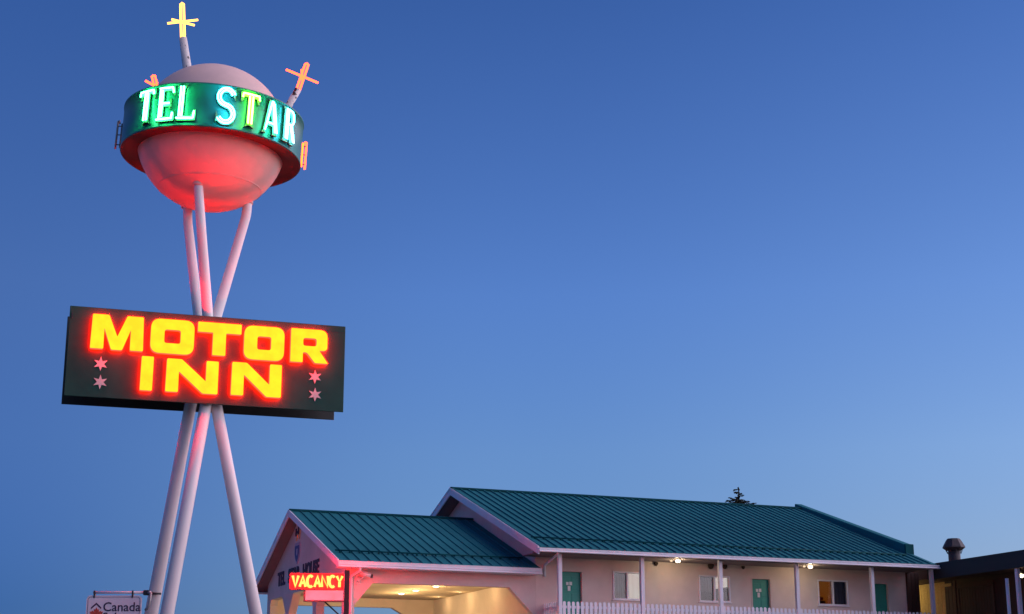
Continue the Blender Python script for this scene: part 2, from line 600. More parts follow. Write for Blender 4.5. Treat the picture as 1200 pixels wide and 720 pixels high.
def serif(w, h, kind):
    """serif letter plates as loops of (x,z), with the neon strokes as open polylines"""
    t = .076; x0, x1 = -w / 2, w / 2; z0, z1 = -h / 2, h / 2; f = .03
    if kind == 'T':
        c = t * .55
        lp = [[(x0, z1), (x1, z1), (x1, z1 - .17), (x1 - .03, z1 - .17), (x1 - .055, z1 - t), (c, z1 - t), (c, z0 + .07), (c + .04, z0), (.0, z0 + .045), (-c - .04, z0), (-c, z0 + .07), (-c, z1 - t), (x0 + .055, z1 - t), (x0 + .03, z1 - .17), (x0, z1 - .17)]]
        st = [[(x0 + .02, z1 - .10), (x0 + .03, z1 - .03), (x1 - .03, z1 - .03), (x1 - .02, z1 - .10)], [(-.028, z1 - .06), (-.028, z0 + .06)], [(.028, z1 - .06), (.028, z0 + .06)]]
    elif kind == 'E':
        lp = [[(x0, z1), (x1 - .02, z1), (x1, z1 - .16), (x1 - .03, z1 - .16), (x1 - .07, z1 - t), (x0 + .05 + t, z1 - t), (x0 + .05 + t, .04), (x1 - .11, .045), (x1 - .09, .085), (x1 - .06, .085), (x1 - .06, -.085), (x1 - .09, -.085), (x1 - .11, -.045), (x0 + .05 + t, -.04), (x0 + .05 + t, z0 + t), (x1 - .07, z0 + t), (x1 - .03, z0 + .17), (x1, z0 + .17), (x1, z0), (x0, z0), (x0 + .045, z0 + .05), (x0 + .045, z1 - .05)]]
        st = [[(x0 + .075, z1 - .04), (x0 + .075, z0 + .03)], [(x0 + .115, z1 - .07), (x0 + .115, z0 + .07)], [(x0 + .06, z1 - .03), (x1 - .04, z1 - .03), (x1 - .02, z1 - .12)], [(x0 + .11, 0), (x1 - .08, 0)], [(x0 + .03, z0 + .03), (x1 - .03, z0 + .03), (x1 - .02, z0 + .13)]]
    elif kind == 'L':
        lp = [[(x0, z1), (x0 + .045, z1 - .05), (x0 + .045, z0 + .05), (x0, z0), (x1, z0), (x1, z0 + .19), (x1 - .03, z0 + .19), (x1 - .08, z0 + t), (x0 + .05 + t, z0 + t), (x0 + .05 + t, z1 - .05), (x0 + .10 + t, z1)]]
        st = [[(x0 + .07, z1 - .02), (x0 + .07, z0 + .06)], [(x0 + .115, z1 - .02), (x0 + .115, z0 + .06)], [(x0 + .03, z0 + .03), (x1 - .03, z0 + .03), (x1 - .018, z0 + .15)]]
    elif kind == 'S':
        ctr = []
        for k in range(25):
            q = k / 24
            a = R_(25 + 245 * q) if q <= 0.5 else None
        top = [(.115 * math.cos(R_(a)), .145 + .135 * math.sin(R_(a))) for a in range(20, 271, 14)]
        bot = [(.12 * math.cos(R_(a)), -.145 + .145 * math.sin(R_(a))) for a in range(76, -161, -14)]
        ctr = top + bot
        lp = [ribbon(ctr, .042)]
        lp[0] = lp[0]
        st = [offset_line(ctr, .022), offset_line(ctr, -.022)]
        serifs = [[(x1 - .045, z1 - .0), (x1 - .015, z1 - .0), (x1 - .015, z1 - .2), (x1 - .05, z1 - .14)], [(x0 + .015, z0), (x0 + .05, z0 + .03), (x0 + .05, z0 + .12), (x0 + .015, z0 + .2)]]
        return lp, st, serifs
    elif kind == 'A':
        lp = [[(-.035, z1), (.05, z1), (x1 - .03, z0 + .05), (x1, z0), (.055, z0), (.07, z0 + .05), (.06, z0 + .15), (-.065, z0 + .15), (-.09, z0 + .05), (-.07, z0), (x0, z0), (x0 + .045, z0 + .05)], [(.045, z0 + .22), (.0, z1 - .16), (-.045, z0 + .22)]]
        st = [[(.0, z1 - .03), (x0 + .06, z0 + .04)], [(.02, z1 - .03), (x1 - .07, z0 + .04)], [(.045, z1 - .06), (x1 - .03, z0 + .04)], [(-.05, z0 + .185), (.06, z0 + .185)]]
    elif kind == 'R':
        bowl = [(x0 + .05 + .15 + .10 * math.cos(R_(a)) * 1.0, .14 + .155 * math.sin(R_(a))) for a in range(90, -91, -15)]
        inner = [(x0 + .05 + .14 + .045 * math.cos(R_(a)), .14 + .085 * math.sin(R_(a))) for a in range(-90, 91, 18)]
        lp = [[(x0, z1)] + bowl + [(x1 - .05, z0 + .07), (x1 + .01, z0), (x1 - .11, z0), (x0 + .17, -.03), (x0 + .05 + t, -.03), (x0 + .05 + t, z0 + .05), (x0 + .10 + t, z0), (x0, z0), (x0 + .045, z0 + .05), (x0 + .045, z1 - .045)],
              [(x0 + .05 + t, .055)] + inner + [(x0 + .05 + t, .225)]]
        b1 = [(x0 + .05 + .14 + .075 * math.cos(R_(a)), .14 + .125 * math.sin(R_(a))) for a in range(90, -91, -18)]
        st = [[(x0 + .07, z1 - .03), (x0 + .07, z0 + .04)], [(x0 + .115, z1 - .05), (x0 + .115, z0 + .04)], [(x0 + .06, .265)] + b1 + [(x0 + .11, .015)], [(x0 + .18, -.01), (x1 - .05, z0 + .04)], [(x0 + .215, -.0), (x1 - .015, z0 + .04)]]
    return lp, st, []

def offset_line(pts, d):
    out = []
    n = len(pts)
    for i in range(n):
        a = Vector(pts[max(0, i - 1)]); b = Vector(pts[min(n - 1, i + 1)])
        t = (b - a).normalized()
        p = Vector(pts[i]) + Vector((-t.y, t.x)) * d
        out.append((p.x, p.y))
    return out
def ribbon(pts, hw):
    return offset_line(pts, hw) + offset_line(pts, -hw)[::-1]

RING_WORD = [('T', -44.0, 'neon_green'), ('E', -30.2, 'neon_green'), ('L', -17.0, 'neon_green'), ('S', 6.6, 'neon_cyan'), ('T', 21.5, 'neon_lime'), ('A', 35.8, 'neon_mint'), ('R', 52.0, 'neon_cyan')]
def densify(pl, step=.05):
    out = [pl[0]]
    for a, b in zip(pl[:-1], pl[1:]):
        L = math.dist(a, b); n = max(1, int(L / step))
        for k in range(1, n + 1):
            out.append((a[0] + (b[0] - a[0]) * k / n, a[1] + (b[1] - a[1]) * k / n))
    return out
for ch, phi, nm in RING_WORD:
    f = ring_letter_frame(phi, RR)
    mb = MB(f)
    lp, st, extra = serif(.325, .60, ch)
    mb.outline(lp, -.045, -.004, 'letter_plate', 'dark_metal')
    for e in extra:
        mb.outline([e], -.049, -.006, 'letter_plate', 'dark_metal')
    for pl in st:
        mb.tube([(x, -.075, z) for x, z in densify(pl)], .0125, nm, 8)
    for pl in st:
        for x, z in (pl[0], pl[-1]):
            mb.tube([(x, -.07, z), (x, -.0, z)], .008, 'dark_metal', 6)
    mb.build('letter', ring)

# neon bars seen edge on at either side of the ring
for phi, nm, nm2, lb in ((101, 'neon_amber', 'neon_orange', None), (-100, 'dead_tube', 'dead_tube', 'unlit neon bar at the left edge of the ring')):
    f = ring_letter_frame(phi, RR)
    mb = MB(f)
    z0, z1 = -.26, .24
    mb.tube([(0, -.055, z0 + .03), (0, -.055, z1 - .03)], .018, nm, 8)
    mb.tube([(.02, -.125, z0), (.02, -.125, z1)], .018, nm2, 8)
    mb.tube([(.02, -.125, z1), (.03, -.10, z1 + .01), (.04, -.085, z1 - .05)], .014, nm2, 8)
    for z in (z0 + .08, .0, z1 - .08):
        mb.tube([(.01, 0, z), (.01, -.115, z)], .009, 'dark_metal', 6)
    mb.box((-.03, -.03, z0 - .01), (.03, -.004, z1 + .01), 'dark_metal')
    mb.build('neon_bar', ring, lb)

# star antennas
def antenna(base, tip, axis_end, arms, neon, r0, r1):
    mb = MB()
    mb.tube([base, tip], [r0, r1], 'peeled_paint', 16)
    a = mb.build('antenna', pylon)
    mb = MB()
    t, e = Vector(tip), Vector(axis_end)
    d = (e - t).normalized()
    sdir = d.cross(Vector((0, 1, 0))).normalized() * .028
    mb.tube([t + sdir - d * .03, t + sdir + (e - t) * .96, e, t - sdir + (e - t) * .96, t - sdir - d * .03], .02, neon, 8)
    for p, q in arms:
        mb.tube([p, q], .019, neon, 8)
    mb.build('neon_star', a)
antenna((-5.46, 25.72, 11.9), (-5.640, 25.6, 12.98), (-5.690, 25.6, 13.63),
        [((-5.92, 25.60, 13.25), (-5.40, 25.60, 13.315)), ((-5.85, 25.60, 13.325), (-5.455, 25.60, 13.215))], 'neon_yellow', .088, .066)
antenna((-4.08, 26.02, 11.45), (-3.69, 26.0, 12.20), (-3.552, 26.0, 12.68),
        [((-3.908, 26, 12.565), (-3.352, 26, 12.32)), ((-3.61, 25.77, 12.46), (-3.65, 26.23, 12.43))], 'neon_orange', .064, .058)
antenna((-5.95, 26.6, 12.0), (-6.33, 26.92, 12.50), (-6.42, 26.9, 12.835),
        [((-6.555, 26.9, 12.735), (-6.22, 26.95, 12.56)), ((-6.30, 26.70, 12.62), (-6.46, 27.12, 12.66))], 'neon_orange', .07, .058)

# lettered board
mb = MB(board)
zb, zt, s0, s1 = 6.605, 8.07, -2.17, 2.315
mb.box((s0, 0, zb), (s1, .02, zt), 'board_face', .006)
box_ = mb.build('sign_board', pylon)
mb = MB(board)
mb.box((s0, .73, zb), (s1, .75, zt), 'board_side', .006)
mb.build('rear_panel', box_)
for s in (-1.55, -.55, .65, 1.75):
    for z in (zb + .42, zt - .30):
        mb = MB(board)
        mb.box((s - .03, .022, z - .03), (s + .03, .728, z + .03), 'board_side')
        mb.build('strut', box_)
mb = MB(board)
for s in (-.68, .80):
    mb.box((s - .006, -.003, zb + .01), (s + .006, -.0005, zt - .01), 'board_face')
    mb.build('seam_strip', box_)
    mb = MB(board)
mb.box((s1 - .38, -.004, zt - .115), (s1 - .005, -.0005, zt - .105), 'board_side')
mb.build('seam_strip', box_)
mb = MB(board)
mb.box((s0 + .03, -.012, zt - .20), (s0 + .05, -.0005, zt - .11), 'dark_metal')
mb.build('latch', box_)

def L_M(x0, x1, z0, z1):
    m = (x0 + x1) / 2
    return [rounded([(x0, z0), (x0 + .015, z1), (x0 + .27, z1), (m, z0 + .21), (x1 - .27, z1), (x1 - .015, z1), (x1, z0), (x1 - .205, z0), (x1 - .205, z0 + .34), (m + .085, z0 - .005), (m - .085, z0 - .005), (x0 + .205, z0 + .34), (x0 + .205, z0)], .02, 3)]
def L_O(x0, x1, z0, z1):
    return [rounded([(x0, z0), (x0, z1), (x1, z1), (x1, z0)], .15, 6), rounded([(x0 + .215, z0 + .17), (x1 - .215, z0 + .17), (x1 - .215, z1 - .17), (x0 + .215, z1 - .17)], .04, 3)]
def L_T(x0, x1, z0, z1):
    m = (x0 + x1) / 2
    return [rounded([(x0, z1), (x1, z1), (x1, z1 - .165), (m + .105, z1 - .165), (m + .105, z0), (m - .105, z0), (m - .105, z1 - .165), (x0, z1 - .165)], .015, 3)]
def L_R(x0, x1, z0, z1):
    m = z0 + .22
    return [rounded([(x0, z0), (x0, z1), (x1 - .02, z1), (x1 - .02, m), (x1 - .15, m - .01), (x1, z0), (x1 - .22, z0), (x1 - .36, z0 + .17), (x0 + .205, z0 + .17), (x0 + .205, z0)], [.015, .015, .13, .13, .01, .015, .015, .03, .02, .015], 5),
            rounded([(x0 + .205, m + .06), (x1 - .20, m + .06), (x1 - .20, z1 - .15), (x0 + .205, z1 - .15)], .04, 3)]
def L_I(x0, x1, z0, z1):
    return [rounded([(x0, z0), (x0 + .005, z1), (x1 + .005, z1), (x1, z0)], .015, 3)]
def L_N(x0, x1, z0, z1):
    return [rounded([(x0, z0), (x0 + .005, z1), (x0 + .24, z1), (x1 - .195, z0 + .20), (x1 - .195, z1), (x1, z1), (x1, z0), (x1 - .24, z0), (x0 + .20, z1 - .20), (x0 + .20, z0)], .02, 3)]
WORDS = [(L_M, -1.83, -1.005, 7.37, 7.93), (L_O, -.895, -.205, 7.365, 7.93), (L_T, -.15, .555, 7.39, 7.93), (L_O, .605, 1.265, 7.365, 7.93), (L_R, 1.375, 2.005, 7.375, 7.94),
         (L_I, -1.02, -.83, 6.74, 7.295), (L_N, -.62, .21, 6.745, 7.285), (L_N, .425, 1.24, 6.755, 7.30)]
for fn, x0, x1, z0, z1 in WORDS:
    mb = MB(board)
    mb.outline(fn(x0, x1, z0, z1), -.14, -.04, 'neon_letter', 'neon_edge')
    mb.build('letter', box_)
for fn, x0, x1, z0, z1 in WORDS:          # the same words on the far face
    mb = MB(board)
    mb.outline([[(s0 + s1 - x, z) for x, z in lp] for lp in fn(x0, x1, z0, z1)], .845, .788, 'neon_letter_rear', 'neon_edge')
    mb.build('letter', box_)
for s, z in ((-1.64, 7.15), (-1.63, 6.855), (1.82, 7.17), (1.83, 6.87)):
    mb = MB(board)
    pts = []
    for k in range(12):
        r = .118 if k % 2 == 0 else .05
        a = R_(90 + 30 * k)
        pts.append((s + r * math.cos(a), z + r * math.sin(a)))
    mb.outline([pts], -.012, -.001, 'star_paint')
    mb.build('star', box_)

# ------------------------------------------------------------------ hanging sign on the back leg
HY = 26.52
hs = thing('hanging_sign', 'white rounded lodging sign hanging from the back left leg of the tall sign', 'sign', (-6.42, HY, 0))
def hang(p):
    return Vector((p[0], HY + p[1], p[2]))
mb = MB(hang)
bx0, bx1, bz0, bz1 = -6.895, -6.005, 2.70, 3.615
mb.outline([rounded([(bx0, bz0), (bx0, bz1), (bx1, bz1), (bx1, bz0)], .07, 5)], 0, .035, 'sign_white')
hb = mb.build('board', hs)
mb = MB(hang)
i_ = .022
lo = rounded([(bx0 + i_, bz0 + i_), (bx0 + i_, bz1 - i_), (bx1 - i_, bz1 - i_), (bx1 - i_, bz0 + i_)], .055, 5)
i_ = .028
li = rounded([(bx0 + i_, bz0 + i_), (bx0 + i_, bz1 - i_), (bx1 - i_, bz1 - i_), (bx1 - i_, bz0 + i_)], .05, 5)
mb.outline([lo, li], -.003, -.0005, 'ink')
mb.build('border', hb)
mb = MB(hang)
mb.text('Canada', -6.625, 3.365, .205, -.004, -.0006, 'ink', .002, sx=1.0)
mb.build('lettering', hb)
mb = MB(hang)
mb.text('Select', -6.625, 3.20, .205, -.004, -.0006, 'ink', .002, sx=1.0)
mb.build('lettering', hb)
mb = MB(hang)
mb.outline([[(-6.815, 3.395), (-6.733, 3.468), (-6.65, 3.395), (-6.65, 3.425), (-6.733, 3.50), (-6.815, 3.425)]], -.004, -.0006, 'ink')
mb.build('roof_mark', hb)
mb = MB(hang)
lf = [(0, .16), (.035, .10), (.07, .12), (.06, .045), (.11, .08), (.13, .05), (.175, .055), (.15, -.01), (.17, -.03), (.08, -.10), (.09, -.13), (.01, -.12), (.008, -.2), (-.008, -.2), (-.01, -.12), (-.09, -.13), (-.08, -.10), (-.17, -.03), (-.15, -.01), (-.175, .055), (-.13, .05), (-.11, .08), (-.06, .045), (-.07, .12), (-.035, .10)]
mb.outline([[(-6.725 + x * .62, 3.325 + z * .62) for x, z in lf]], -.004, -.0006, 'leaf_red')
mb.build('leaf_mark', hb)
mb = MB(hang)
mb.tube([(-6.80, .018, 3.665), (-5.86, .018, 3.665)], .022, 'sign_white', 10)
mb.build('hanger_bar', hs)
for x in (-6.775, -6.155):
    mb = MB(hang)
    mb.box((x - .012, -.012, 3.575), (x + .012, .048, 3.695), 'dark_metal', .003)
    mb.build('hook', hs)
mb = MB(hang)
mb.box((-5.98, -.03, 3.62), (-5.885, .06, 3.70), 'dark_metal', .008)
mb.tube([(-5.90, -.02, 3.66), (-5.845, -.06, 3.64), (-5.86, -.06, 3.52), (-5.885, -.05, 3.41), (-5.93, -.02, 3.385)], .022, 'grey_metal', 8)
mb.tube([(-5.93, .03, 3.655), (-5.70, .03, 3.645)], .018, 'dark_metal', 8)
mb.build('clamp', hs)

# ------------------------------------------------------------------ frame of the motel: x along its front, y into it
O = Vector((0.84, 50.0, 0)); RZ = R_(22.046)
U = Vector((math.cos(RZ), math.sin(RZ), 0)); V = Vector((-math.sin(RZ), math.cos(RZ), 0))
def bf(p):
    return O + U * p[0] + V * p[1] + Vector((0, 0, p[2]))
def bthing(name, label, cat, p, group=None):
    return thing(name, label, cat, bf(p), RZ, group)

def cellwall(mb, u0, u1, z0, z1, v0, v1, holes, m):
    us = sorted({u0, u1, *[h[0] for h in holes], *[h[1] for h in holes]})
    zs = sorted({z0, z1, *[h[2] for h in holes], *[h[3] for h in holes]})
    def solid(i, j):
        if i < 0 or j < 0 or i >= len(us) - 1 or j >= len(zs) - 1:
            return False
        cu, cz = (us[i] + us[i + 1]) / 2, (zs[j] + zs[j + 1]) / 2
        return not any(h[0] < cu < h[1] and h[2] < cz < h[3] for h in holes)
    for i in range(len(us) - 1):
        for j in range(len(zs) - 1):
            if not solid(i, j):
                continue
            a, b, c, d = us[i], us[i + 1], zs[j], zs[j + 1]
            mb.poly([(a, v0, c), (b, v0, c), (b, v0, d), (a, v0, d)], m)
            mb.poly([(a, v1, c), (a, v1, d), (b, v1, d), (b, v1, c)], m)
            if not solid(i - 1, j): mb.poly([(a, v0, c), (a, v0, d), (a, v1, d), (a, v1, c)], m)
            if not solid(i + 1, j): mb.poly([(b, v0, c), (b, v1, c), (b, v1, d), (b, v0, d)], m)
            if not solid(i, j - 1): mb.poly([(a, v0, c), (a, v1, c), (b, v1, c), (b, v0, c)], m)
            if not solid(i, j + 1): mb.poly([(a, v0, d), (b, v0, d), (b, v1, d), (a, v1, d)], m)

FL = 4.41         # upper floor
EZ, RZ_ = 6.97, 9.85   # eave and ridge heights
RV = 8.03         # ridge distance behind the eave
SL = (RZ_ - EZ) / RV
UE = 14.72
motel = bthing('motel_building', 'long two storey motel with a green metal roof and a veranda along its upper floor', 'motel', (7.3, 1.5, G))

doors = [(1.36, 2.15), (8.32, 9.08), (13.04, 13.78)]
wins = [(3.21, 4.25, 5.57, 6.47), (6.34, 7.51, 5.59, 6.45), (10.90, 12.11, 5.605, 6.46)]
holes = [(a, b, FL, 6.44) for a, b in doors] + wins
mb = MB(bf)
cellwall(mb, .5, 14.5, G, 6.825, 1.5, 1.7, holes, 'stucco')
mb.build('front_wall', motel)
def under(v):
    return EZ + SL * (v if v < RV else 2 * RV - v) - .20
mb = MB(bf)
for u in (.5, 14.3):
    mb.prism([(u, 1.703, G), (u, 2 * RV - 1.703, G), (u, 2 * RV - 1.703, under(1.703)), (u, RV, under(RV)), (u, 1.703, under(1.703))], (.2, 0, 0), 'stucco')
mb.box((.703, 2 * RV - 1.9, G), (14.297, 2 * RV - 1.703, 6.85), 'stucco')
mb.build('side_walls', motel)

# roof: deck, individual standing seam panels on the slope in view, one sheet behind
mb = MB(bf)
tk = .17
mb.prism([(.03, .03, EZ - tk), (.03, RV, RZ_ - tk), (.03, 2 * RV - .03, EZ - tk), (.03, 2 * RV - .03, EZ - .012), (.03, RV, RZ_ - .012), (.03, .03, EZ - .012)], (UE - .06, 0, 0), 'soffit')
roof = mb.build('roof', motel)
NP = 50
pw = UE / NP
def seam_panel(f, u0, w, v0, z0, v1, z1, m, rib=.045, rw=.05):
    mb = MB(f)
    mb.hexa([(u0, v0, z0 - .01), (u0 + w - .002, v0, z0 - .01), (u0 + w - .002, v1, z1 - .01), (u0, v1, z1 - .01),
             (u0, v0, z0), (u0 + w - .002, v0, z0), (u0 + w - .002, v1, z1), (u0, v1, z1)], m)
    mb.hexa([(u0, v0, z0 + .0004), (u0 + rw, v0, z0 + .0004), (u0 + rw, v1, z1 + .0004), (u0, v1, z1 + .0004),
             (u0 + .006, v0, z0 + rib), (u0 + rw - .006, v0, z0 + rib), (u0 + rw - .006, v1, z1 + rib), (u0 + .006, v1, z1 + rib)], m)
    return mb
first = seam_panel(bf, 0, pw, -.03, EZ - .011 + .011, RV - .01, RZ_, 'roof_teal').build('roof_panel', roof)
for k in range(1, NP):
    copy_part(first, roof, (pw * k, 0, 0))
mb = MB(bf)
mb.hexa([(0, RV + .01, RZ_ - .01), (UE, RV + .01, RZ_ - .01), (UE, 2 * RV, EZ - .01), (0, 2 * RV, EZ - .01), (0, RV + .01, RZ_), (UE, RV + .01, RZ_), (UE, 2 * RV, EZ), (0, 2 * RV, EZ)], 'roof_teal')
mb.build('back_sheet', roof)
mb = MB(bf)
mb.prism([(-.02, RV - .14, RZ_ - .02), (-.02, RV - .14, RZ_ + .035), (-.02, RV, RZ_ + .07), (-.02, RV + .14, RZ_ + .035), (-.02, RV + .14, RZ_ - .02), (-.02, RV, RZ_ + .02)], (UE + .02, 0, 0), 'roof_trim')
mb.build('ridge_cap', roof)
def slope_bar(f, u0, u1, v, z, sl, m, parent, n):
    mb = MB(f)
    mb.tube([(u0, v, z + .07), (u1, v, z + .07)], .022, m, 8)
    for k in range(n):
        u = u0 + (u1 - u0) * (k + .5) / n
        mb.box((u - .015, v - .05, z - .01), (u + .015, v + .05, z + .06), m)
    mb.build('snow_guard', parent)
slope_bar(bf, .12, UE - .5, .95, EZ + SL * .95, SL, 'roof_trim', roof, 48)
# raised curb along the right rake
def rz(v, h): return EZ + SL * v + h
mb = MB(bf)
ua, ub = UE - .28, UE + .03
mb.hexa([(ua, 1.35, rz(1.35, -.05)), (ub, 1.35, rz(1.35, -.05)), (ub, RV + .4, RZ_ - .1), (ua, RV + .4, RZ_ - .1),
         (ua, 1.35, rz(1.35, .33)), (ub, 1.35, rz(1.35, .33)), (ub, RV + .35, RZ_ + .24), (ua, RV + .35, RZ_ + .24)], 'roof_teal', .02)
mb.build('raised_curb', roof)
mb = MB(bf)
mb.hexa([(ua - .02, 1.28, rz(1.3, -.03)), (ub + .02, 1.28, rz(1.3, -.03)), (ub + .02, 1.345, rz(1.3, -.03)), (ua - .02, 1.345, rz(1.3, -.03)),
         (ua - .02, 1.28, rz(1.3, .35)), (ub + .02, 1.28, rz(1.3, .35)), (ub + .02, 1.345, rz(1.345, .35)), (ua - .02, 1.345, rz(1.345, .35))], 'roof_trim', .01)
mb.build('curb_cap', roof)
# rake boards at the left gable
def rake(u, v0, z0, v1, z1, h, parent, m='white_trim', t=.04, drip=True):
    mb = MB(bf)
    mb.hexa([(u - t, v0, z0 - h), (u, v0, z0 - h), (u, v1, z1 - h), (u - t, v1, z1 - h), (u - t, v0, z0 + .02), (u, v0, z0 + .02), (u, v1, z1 + .02), (u - t, v1, z1 + .02)], m)
    mb.hexa([(u - t - .015, v0, z0 - .03), (u - t - .0005, v0, z0 - .03), (u - t - .0005, v1, z1 - .03), (u - t - .015, v1, z1 - .03), (u - t - .015, v0, z0 + .035), (u - t - .0005, v0, z0 + .035), (u - t - .0005, v1, z1 + .035), (u - t - .015, v1, z1 + .035)], m)
    mb.build('rake_board', parent)
rake(-.003, -.02, EZ, RV - .002, RZ_, .23, roof)
rake(-.003, 2 * RV + .02, EZ, RV + .002, RZ_, .23, roof)
# eave soffit, gutter
mb = MB(bf)
mb.box((.04, .03, 6.825), (UE - .1, 1.497, 6.845), 'soffit')
mb.build('eave_soffit', roof)
def gutter(u0, u1, v, zt, zb, parent):
    mb = MB(bf)
    mb.prism([(u0, v + .1, zt - .01), (u0, v + .004, zt - .01), (u0, v - .006, zb + .078), (u0, v + .022, zb + .07), (u0, v + .022, zb + .052), (u0, v - .035, zb + .05), (u0, v - .042, zb + .01), (u0, v - .03, zb), (u0, v + .1, zb)], (u1 - u0, 0, 0), 'white_trim')
    mb.prism([(u0, v - .012, zt - .035), (u0, v - .012, zt - .012), (u0, v + .003, zt - .012), (u0, v + .003, zt - .035)], (u1 - u0, 0, 0), 'white_trim')
    return mb.build('gutter', parent)
gutter(-.04, UE + .05, -.105, EZ - .02, 6.815, roof)
mb = MB(bf)
mb.tube([(.62, -.02, 6.82), (.64, .06, 6.76), (.80, 1.36, 6.60), (.80, 1.46, 6.54), (.80, 1.46, 6.2)], .042, 'white_trim', 8)
mb.build('downspout', motel)

# doors
for a, b in doors:
    mb = MB(bf)
    mb.box((a + .04, 1.60, FL + .02), (b - .04, 1.645, 6.40), 'door_green', .004)
    dr = mb.build('door', motel)
    w = b - a - .08
    for (x0, x1, z0, z1) in ((.1, .45, .72, .93), (.55, .9, .72, .93), (.1, .45, .40, .66), (.55, .9, .40, .66), (.1, .45, .06, .33), (.55, .9, .06, .33)):
        mb = MB(bf)
        mb.box((a + .04 + x0 * w, 1.588, FL + .02 + z0 * 1.96), (a + .04 + x1 * w, 1.5995, FL + .02 + z1 * 1.96), 'door_green', .005)
        mb.build('panel', dr)
    mb = MB(bf)
    mb.tube([(a + .11, 1.60, 5.35), (a + .11, 1.55, 5.35)], .025, 'grey_metal', 10)
    mb.build('handle', dr)
    mb = MB(bf)
    m_ = 'door_green'
    mb.box((a - .002, 1.488, FL), (a + .038, 1.66, 6.44), m_ if a > 10 else 'stucco')
    mb.box((b - .038, 1.488, FL), (b + .002, 1.66, 6.44), 'stucco')
    mb.box((a + .0385, 1.488, 6.402), (b - .0385, 1.66, 6.442), 'stucco')
    mb.build('door_frame', motel)
    if a < 10:
        mb = MB(bf)
        c = (a + b) / 2 - .06
        mb.box((c - .10, 1.578, 5.98), (c - .012, 1.587, 6.08), 'door_white', .003)
        mb.box((c + .012, 1.578, 5.98), (c + .11, 1.587, 6.09), 'door_white', .003)
        mb.box((c - .045, 1.576, 5.80), (c + .05, 1.585, 5.955), 'door_white', .003)
        mb.build('notice', dr)

# windows
def window(i, a, b, z0, z1):
    fw = .045
    mid = a + (b - a) * .5
    mb = MB(bf)
    mb.box((a, 1.47, z0), (b, 1.60, z0 + fw), 'white_trim', .004)
    mb.box((a, 1.47, z1 - fw), (b, 1.60, z1), 'white_trim', .004)
    mb.box((a, 1.472, z0 + fw), (a + fw, 1.60, z1 - fw), 'white_trim', .004)
    mb.box((b - fw, 1.472, z0 + fw), (b, 1.60, z1 - fw), 'white_trim', .004)
    mb.box((a - .04, 1.455, z0 - .03), (b + .04, 1.499, z0 - .002), 'white_trim', .004)
    mb.box((mid - .03, 1.476, z0 + fw), (mid + .03, 1.60, z1 - fw), 'white_trim', .004)
    w = mb.build('window', motel)
    for x0, x1 in ((a + fw, mid - .03), (mid + .03, b - fw)):
        mb = MB(bf)
        mb.box((x0, 1.545, z0 + fw), (x1, 1.551, z1 - fw), 'glass')
        mb.build('pane', w)
    # the room behind
    mb = MB(bf)
    m = 'lit_room' if i == 2 else 'room_dark'
    mb.poly([(a - .02, 2.6, z0 - .5), (b + .02, 2.6, z0 - .5), (b + .02, 2.6, z1 + .2), (a - .02, 2.6, z1 + .2)], m)
    mb.poly([(a - .02, 1.71, z0 - .5), (a - .02, 2.6, z0 - .5), (a - .02, 2.6, z1 + .2), (a - .02, 1.71, z1 + .2)], 'room_brown' if i == 2 else 'room_dark')
    mb.poly([(b + .02, 1.71, z0 - .5), (b + .02, 1.71, z1 + .2), (b + .02, 2.6, z1 + .2), (b + .02, 2.6, z0 - .5)], m)
    mb.poly([(a - .02, 1.71, z0 - .5), (b + .02, 1.71, z0 - .5), (b + .02, 2.6, z0 - .5), (a - .02, 2.6, z0 - .5)], 'room_dark')
    mb.poly([(a - .02, 1.71, z1 + .2), (a - .02, 2.6, z1 + .2), (b + .02, 2.6, z1 + .2), (b + .02, 1.71, z1 + .2)], 'room_dark')
    mb.build('room', w)
    def folds(x0, x1, zA, zB, m, v=1.64, n=7, amp=.018):
        mb = MB(bf)
        N = n * 4
        prev = None
        for k in range(N + 1):
            t = k / N
            x = x0 + (x1 - x0) * t
            y = v + amp * math.sin(2 * math.pi * n * t)
            zb_ = zA + (zB - zA) * t
            cur = (mb.bm.verts.new(bf((x, y, zb_))), mb.bm.verts.new(bf((x, y, z1))))
            if prev:
                q = mb.bm.faces.new([prev[0], cur[0], cur[1], prev[1]])
                q.material_index = mb.mi(m); q.smooth = True
            prev = cur
        mb.build('curtain', w)
    if i == 0:
        folds(a, mid - .01, z0, z0, 'dim_curtain', n=6)
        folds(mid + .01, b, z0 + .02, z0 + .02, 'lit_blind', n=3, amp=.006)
    elif i == 1:
        folds(a, mid - .01, z0 + .30, z0 + .36, 'dim_curtain', n=5)
        folds(mid + .01, b, z0 + .42, z0 + .52, 'lit_blind', n=3, amp=.006)  # slanted edges shape the rooftops mirrored in the panes into these sheets
    else:
        folds(mid + .01, b, z0, z0, 'curtain_mauve', n=5, amp=.035)
        mb = MB(bf)
        mb.box((a + .15, 2.3, z0 - .4), (mid + .2, 2.5, z0 + .22), 'dark_wood', .01)
        mb.box((a + .25, 2.25, z0 + .24), (mid + .1, 2.5, z0 + .34), 'vac_red', .02)
        mb.build('headboard', w)
for i, wn in enumerate(wins):
    window(i, *wn)

# veranda
mb = MB(bf)
mb.box((.74, .16, FL - .2), (15.0, 1.497, FL), 'stucco')
mb.build('walkway_slab', motel)
for u in (.81, 3.66, 6.48, 9.35, 12.28, 14.70):
    mb = MB(bf)
    mb.box((u - .062, .24, G), (u + .062, .364, 6.824), 'white_trim', .008)
    p = mb.build('veranda_post', motel)
